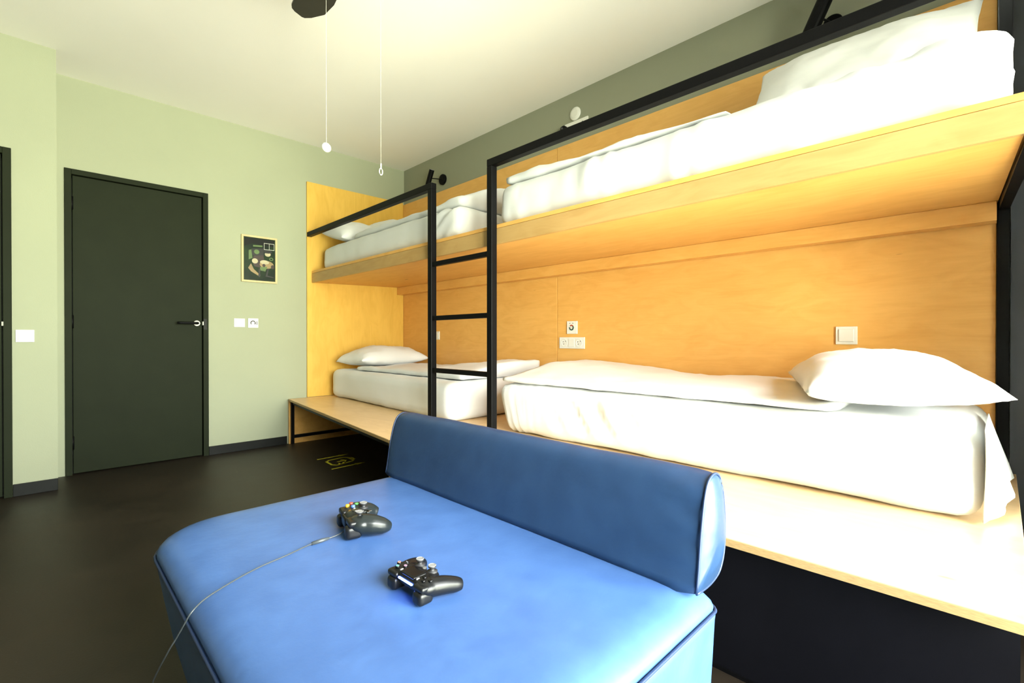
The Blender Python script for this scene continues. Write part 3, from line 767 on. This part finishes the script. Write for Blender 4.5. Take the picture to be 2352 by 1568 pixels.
# high on the right wall
r = thing('wall_socket_strip', 'white socket strip high on the grey wall, half behind guard rail', 'socket', (.0005, 2.30, 2.425))
obj('plate', B(.0005, .012, 2.200, 2.408, 2.425, 2.498), 'plastic', r, bevel=.002)
for (dy, dz) in ((0, .036), (.014, .044), (.006, .026)): obj('hole', B(.0118, .0128, 2.345 + dy, 2.352 + dy, 2.425 + dz, 2.432 + dz), 'slot', r)
r = thing('wall_sensor', 'round white cover disc high on the grey wall above socket strip', 'sensor', (.0005, 2.292, 2.545))
obj('cover', lathe([(.048, 0), (.048, .006), (.042, .010), (0, .011)], (.0005, 2.292, 2.552), 'x', 32), 'plastic', r, smooth=True)
obj('centre', lathe([(.030, .0105), (.030, .013), (0, .0135)], (.0005, 2.292, 2.552), 'x', 28), 'plastic', r)

def reading_lamp(label, by, bz, p0, p1, rad, br_=.042):
    """round wall base, short arm and a slim tube head from p0 to p1"""
    r = thing('reading_lamp', label, 'lamp', (.001, by, bz - br_), group='black reading lamps on the grey wall')
    obj('wall_base', lathe([(br_, 0), (br_, .018), (br_ * .9, .022), (0, .022)], (.001, by, bz), 'x', 26), 'steel', r, bevel=.001)
    mid = (Vector(p0) + Vector(p1)) / 2
    obj('arm', tube([(.022, by, bz), tuple(mid)], .005, 8), 'steel', r, smooth=True)
    h = obj('head', tube([p0, p1], rad, 20), 'steel', r)
    d_ = (Vector(p1) - Vector(p0)).normalized()
    obj('end_ring', tube([tuple(Vector(p1) + d_ * .0005), tuple(Vector(p1) + d_ * .003)], rad * .93, 20), 'grey', h)
    return r
reading_lamp('black tube reading lamp with round base near the far corner', .702, 2.455, (.105, .585, 2.395), (.105, .660, 2.535), .024, .050)
reading_lamp('black tube reading lamp above the propped pillow of the near bunk', 3.868, 2.455, (.115, 3.785, 2.375), (.115, 3.866, 2.545), .033)
r = thing('power_plug', 'small round black plug in the high wall socket strip', 'plug', (.0125, 2.205, 2.432))
obj('plug_body', lathe([(.026, 0), (.026, .022), (.020, .032), (0, .033)], (.0125, 2.205, 2.458), 'x', 20), 'steel', r, smooth=True)
obj('plug_collar', lathe([(.012, .032), (.009, .046), (0, .047)], (.0125, 2.205, 2.458), 'x', 14), 'rubber', r, smooth=True)

# ------------------------------------------------------------------ framed picture
PX_0, PX_1, PZ0, PZ1 = 1.282, 1.563, 1.412, 1.806
r = thing('framed_picture', 'small framed poster in dark greens hanging on the green wall', 'picture', ((PX_0 + PX_1) / 2, .0, PZ0))
fw = .016
for a in ((PX_0, PX_1, .0008, .020, PZ0, PZ0 + fw), (PX_0, PX_1, .0008, .020, PZ1 - fw, PZ1), (PX_0, PX_0 + fw, .0008, .020, PZ0 + fw, PZ1 - fw), (PX_1 - fw, PX_1, .0008, .020, PZ0 + fw, PZ1 - fw)):
    obj('frame_bar', B(*a), 'frame', r, bevel=.001)
M['art_bg'] = mat('poster_dark_green', (.007, .014, .010, 1), .35, spec=.2, nscale=5, col2=(.020, .045, .014, 1))
M['art_cream'] = mat('poster_cream', (.48, .43, .27, 1), .4, nscale=20, namt=.15)
M['art_tan'] = mat('poster_tan', (.30, .21, .09, 1), .4, nscale=20, namt=.2)
M['art_brown'] = mat('poster_brown', (.030, .013, .009, 1), .4, nscale=20, namt=.3)
M['art_lime'] = mat('poster_lime', (.10, .17, .045, 1), .4, nscale=20, namt=.3)
M['art_blk'] = mat('poster_black', (.004, .005, .004, 1), .4, nscale=20, namt=.3)
M['art_white'] = mat('poster_white', (.42, .44, .38, 1), .4, nscale=20, namt=.05)
art = obj('print', B(PX_0 + fw, PX_1 - fw, .002, .012, PZ0 + fw, PZ1 - fw), 'art_bg', r)
W_, H_ = PX_1 - PX_0, PZ1 - PZ0
def pu(u_, v_): return (PX_1 - u_ * W_, PZ1 - v_ * H_)       # u to the right, v downwards on the picture
layer = [0.0122]
def shape(name, pts, m):
    layer[0] += .00012
    obj(name, prism([pu(*q_) for q_ in pts], layer[0] - .0002, layer[0], 'y'), m, art)
def ell(cu, cv, ru, rv, n=16, a0=0): return [(cu + ru * math.cos(2 * math.pi * i / n + a0), cv + rv * math.sin(2 * math.pi * i / n + a0)) for i in range(n)]
shape('print_shape', [(.08, .06), (.92, .06), (.92, .20), (.30, .17), (.08, .24)], 'skirt')
shape('print_shape', [(.28, .28), (.62, .25), (.62, .42), (.28, .42)], 'art_blk')
shape('print_shape', [(.32, .20), (.58, .19), (.58, .225), (.32, .235)], 'art_lime')
shape('print_shape', ell(.42, .34, .075, .05), 'art_lime')
shape('print_shape', [(.20, .32), (.27, .30), (.30, .48), (.20, .52)], 'art_lime')
shape('print_shape', [(.34, .43), (.60, .40), (.66, .56), (.58, .68), (.36, .66), (.28, .55)], 'art_brown')
shape('print_shape', ell(.70, .60, .20, .085, 20), 'art_tan')
shape('print_shape', ell(.64, .55, .13, .045, 18), 'art_cream')
shape('print_shape', [(.52, .66), (.72, .64), (.66, .75), (.50, .73)], 'art_lime')
shape('print_shape', ell(.62, .62, .045, .035), 'art_brown')
shape('print_shape', ell(.87, .64, .05, .045), 'art_brown')
shape('print_shape', ell(.37, .54, .085, .055), 'art_cream')
shape('print_shape', ell(.73, .37, .085, .05), 'art_cream')
shape('print_shape', [(.60, .27), (.80, .26), (.86, .33), (.76, .35), (.64, .35)], 'art_blk')
shape('print_shape', ell(.83, .47, .06, .035), 'art_lime')
shape('print_shape', ell(.83, .47, .035, .018), 'art_bg')
shape('print_shape', [(.18, .70), (.26, .60), (.34, .72), (.52, .84), (.48, .86), (.26, .77)], 'art_tan')
shape('print_shape', [(.47, .70), (.52, .70), (.51, .88), (.46, .88)], 'art_blk')
shape('print_shape', [(.72, .68), (.77, .68), (.72, .83), (.90, .86), (.90, .88), (.66, .86)], 'art_blk')
def bar(u0, v0, u1, v1): shape('print_window_bar', [(u0, v0), (u1, v0), (u1, v1), (u0, v1)], 'art_white')
for a in ((.62, .130, .92, .142), (.62, .265, .92, .277), (.62, .13, .633, .277), (.765, .13, .778, .277), (.907, .13, .92, .277)): bar(*a)

# ------------------------------------------------------------------ painted luggage sign on the floor
r = thing('floor_sign', 'yellow painted luggage symbol with two arrows on the floor under platform', 'floor marking', (1.12, .92, 0))
def strip(name, pts, wd=.010):
    bm = bmesh.new()
    for a, b in zip(pts, pts[1:]):
        a, b = Vector((*a, 0)), Vector((*b, 0)); d_ = (b - a).normalized(); n_ = Vector((-d_.y, d_.x, 0)) * wd / 2; e = d_ * wd / 2
        vs = [bm.verts.new((v.x, v.y, z)) for z in (.0006, .0012) for v in (a - e - n_, b + e - n_, b + e + n_, a - e + n_)]
        for f_ in ((0, 1, 2, 3), (4, 5, 6, 7), (0, 1, 5, 4), (1, 2, 6, 5), (2, 3, 7, 6), (3, 0, 4, 7)): bm.faces.new([vs[i] for i in f_])
    return obj(name, bm, 'yellow', r)
strip('arrow_line', [(1.230, .752), (1.03, .748)], .015); strip('arrow_line', [(1.268, 1.098), (1.06, 1.082)], .015)
for ty, tx in ((.748, .985), (1.081, 1.010)):
    obj('arrow_head', prism([(tx, ty), (tx + .075, ty - .022), (tx + .075, ty + .022)], .0006, .0012), 'yellow', r)
cs = [(1.215, .870), (1.222, .98), (1.200, 1.015), (1.070, .985), (1.040, .955), (1.040, .85), (1.062, .825), (1.180, .838), (1.215, .870)]
strip('suitcase_outline', cs, .016)
strip('suitcase_handle', [(1.040, .865), (1.018, .870), (1.018, .930), (1.040, .935)], .012)
strip('suitcase_arrow', [(1.150, .925), (1.085, .918)], .013); strip('suitcase_arrow', [(1.105, .888), (1.085, .918), (1.105, .95)], .012)
strip('suitcase_strap', [(1.165, .975), (1.168, 1.008)], .012); strip('suitcase_strap', [(1.13, .970), (1.132, 1.0)], .012)

# ------------------------------------------------------------------ ceiling fan
FX, FY, FZ = 1.940, 2.785, 2.420
r = thing('ceiling_fan', 'dark bronze ceiling fan with broad blades and two hanging pull cords', 'fan', (FX, FY, 2.30))
obj('canopy', lathe([(.065, H - .002), (.060, H - .035), (.035, H - .055), (.014, H - .06)], (FX, FY, 0), 'z', 28), 'fan', r, smooth=True)
obj('downrod', lathe([(.012, FZ + .07), (.012, H - .05)], (FX, FY, 0), 'z', 14), 'fan', r)
obj('motor_housing', lathe([(.03, FZ + .085), (.10, FZ + .065), (.118, FZ + .03), (.118, FZ - .03), (.10, FZ - .055), (.06, FZ - .065), (.055, FZ - .09), (0, FZ - .095)], (FX, FY, 0), 'z', 32), 'fan', r, smooth=True)
tip = Vector((1.878, 2.200, FZ)); a0 = math.atan2(tip.y - FY, tip.x - FX); RL = (tip - Vector((FX, FY, FZ))).length + .025
for k in range(3):
    a = a0 + k * 2 * math.pi / 3; c_, s_ = math.cos(a), math.sin(a)
    T = lambda l, w_: (FX + l * c_ - w_ * s_, FY + l * s_ + w_ * c_)
    out = [(.17, -.050), (.30, -.066), (.42, -.072), (RL - .10, -.060), (RL - .03, -.022), (RL - .004, .000), (RL, .012), (RL - .010, .045), (RL - .022, .060), (RL - .04, .066), (.45, .068), (.30, .062), (.17, .050)]
    bm = bmesh.new(); lo = []; hi = []
    for l, w_ in out:
        x_, y_ = T(l, w_); z_ = FZ + w_ * .18
        lo.append(bm.verts.new((x_, y_, z_ - .004))); hi.append(bm.verts.new((x_, y_, z_ + .004)))
    bm.faces.new(lo[::-1]); bm.faces.new(hi)
    for i in range(len(out)): bm.faces.new((lo[i], lo[(i + 1) % len(out)], hi[(i + 1) % len(out)], hi[i]))
    bl = obj('blade', bm, 'fan', r)
    obj('blade_bracket', prism([T(.10, -.018), T(.22, -.03), T(.22, .03), T(.10, .018)], FZ - .012, FZ - .006), 'fan', bl)
for (px, py, z1_, knob) in ((2.008, 2.72, 1.640, 'disc'), (1.789, 2.72, 1.605, 'ring')):
    d_ = Vector((px - FX, py - FY, 0)); dn = d_.normalized() * min(d_.length, .112)
    top = (FX + dn.x, FY + dn.y, FZ - .035)
    pts = [top, (px, py, FZ - .06), (px, py, 2.0), (px, py, z1_)] if d_.length > .115 else [(px, py, FZ - .045), (px, py, 2.0), (px, py, z1_)]
    pc = obj('pull_cord', tube(pts, .0005, 6), 'cord', r, label='thin white pull cord')
    if knob == 'disc':
        o = obj('pull_knob', lathe([(0, -.006), (.012, -.005), (.018, 0), (.012, .005), (0, .006)], (px, py, z1_ - .012), 'y', 20), 'plastic', pc, smooth=True)
    else:
        rp_ = [(px + .007 * math.cos(t_), py, z1_ - .012 + .013 * math.sin(t_)) for t_ in [2 * math.pi * i / 18 for i in range(19)]]
        obj('pull_ring', tube(rp_, .0022, 6), 'cord', pc, smooth=True)
        obj('pull_knob', tube([(px, py, z1_), (px, py, z1_ + .02)], .003, 8), 'cord', pc)
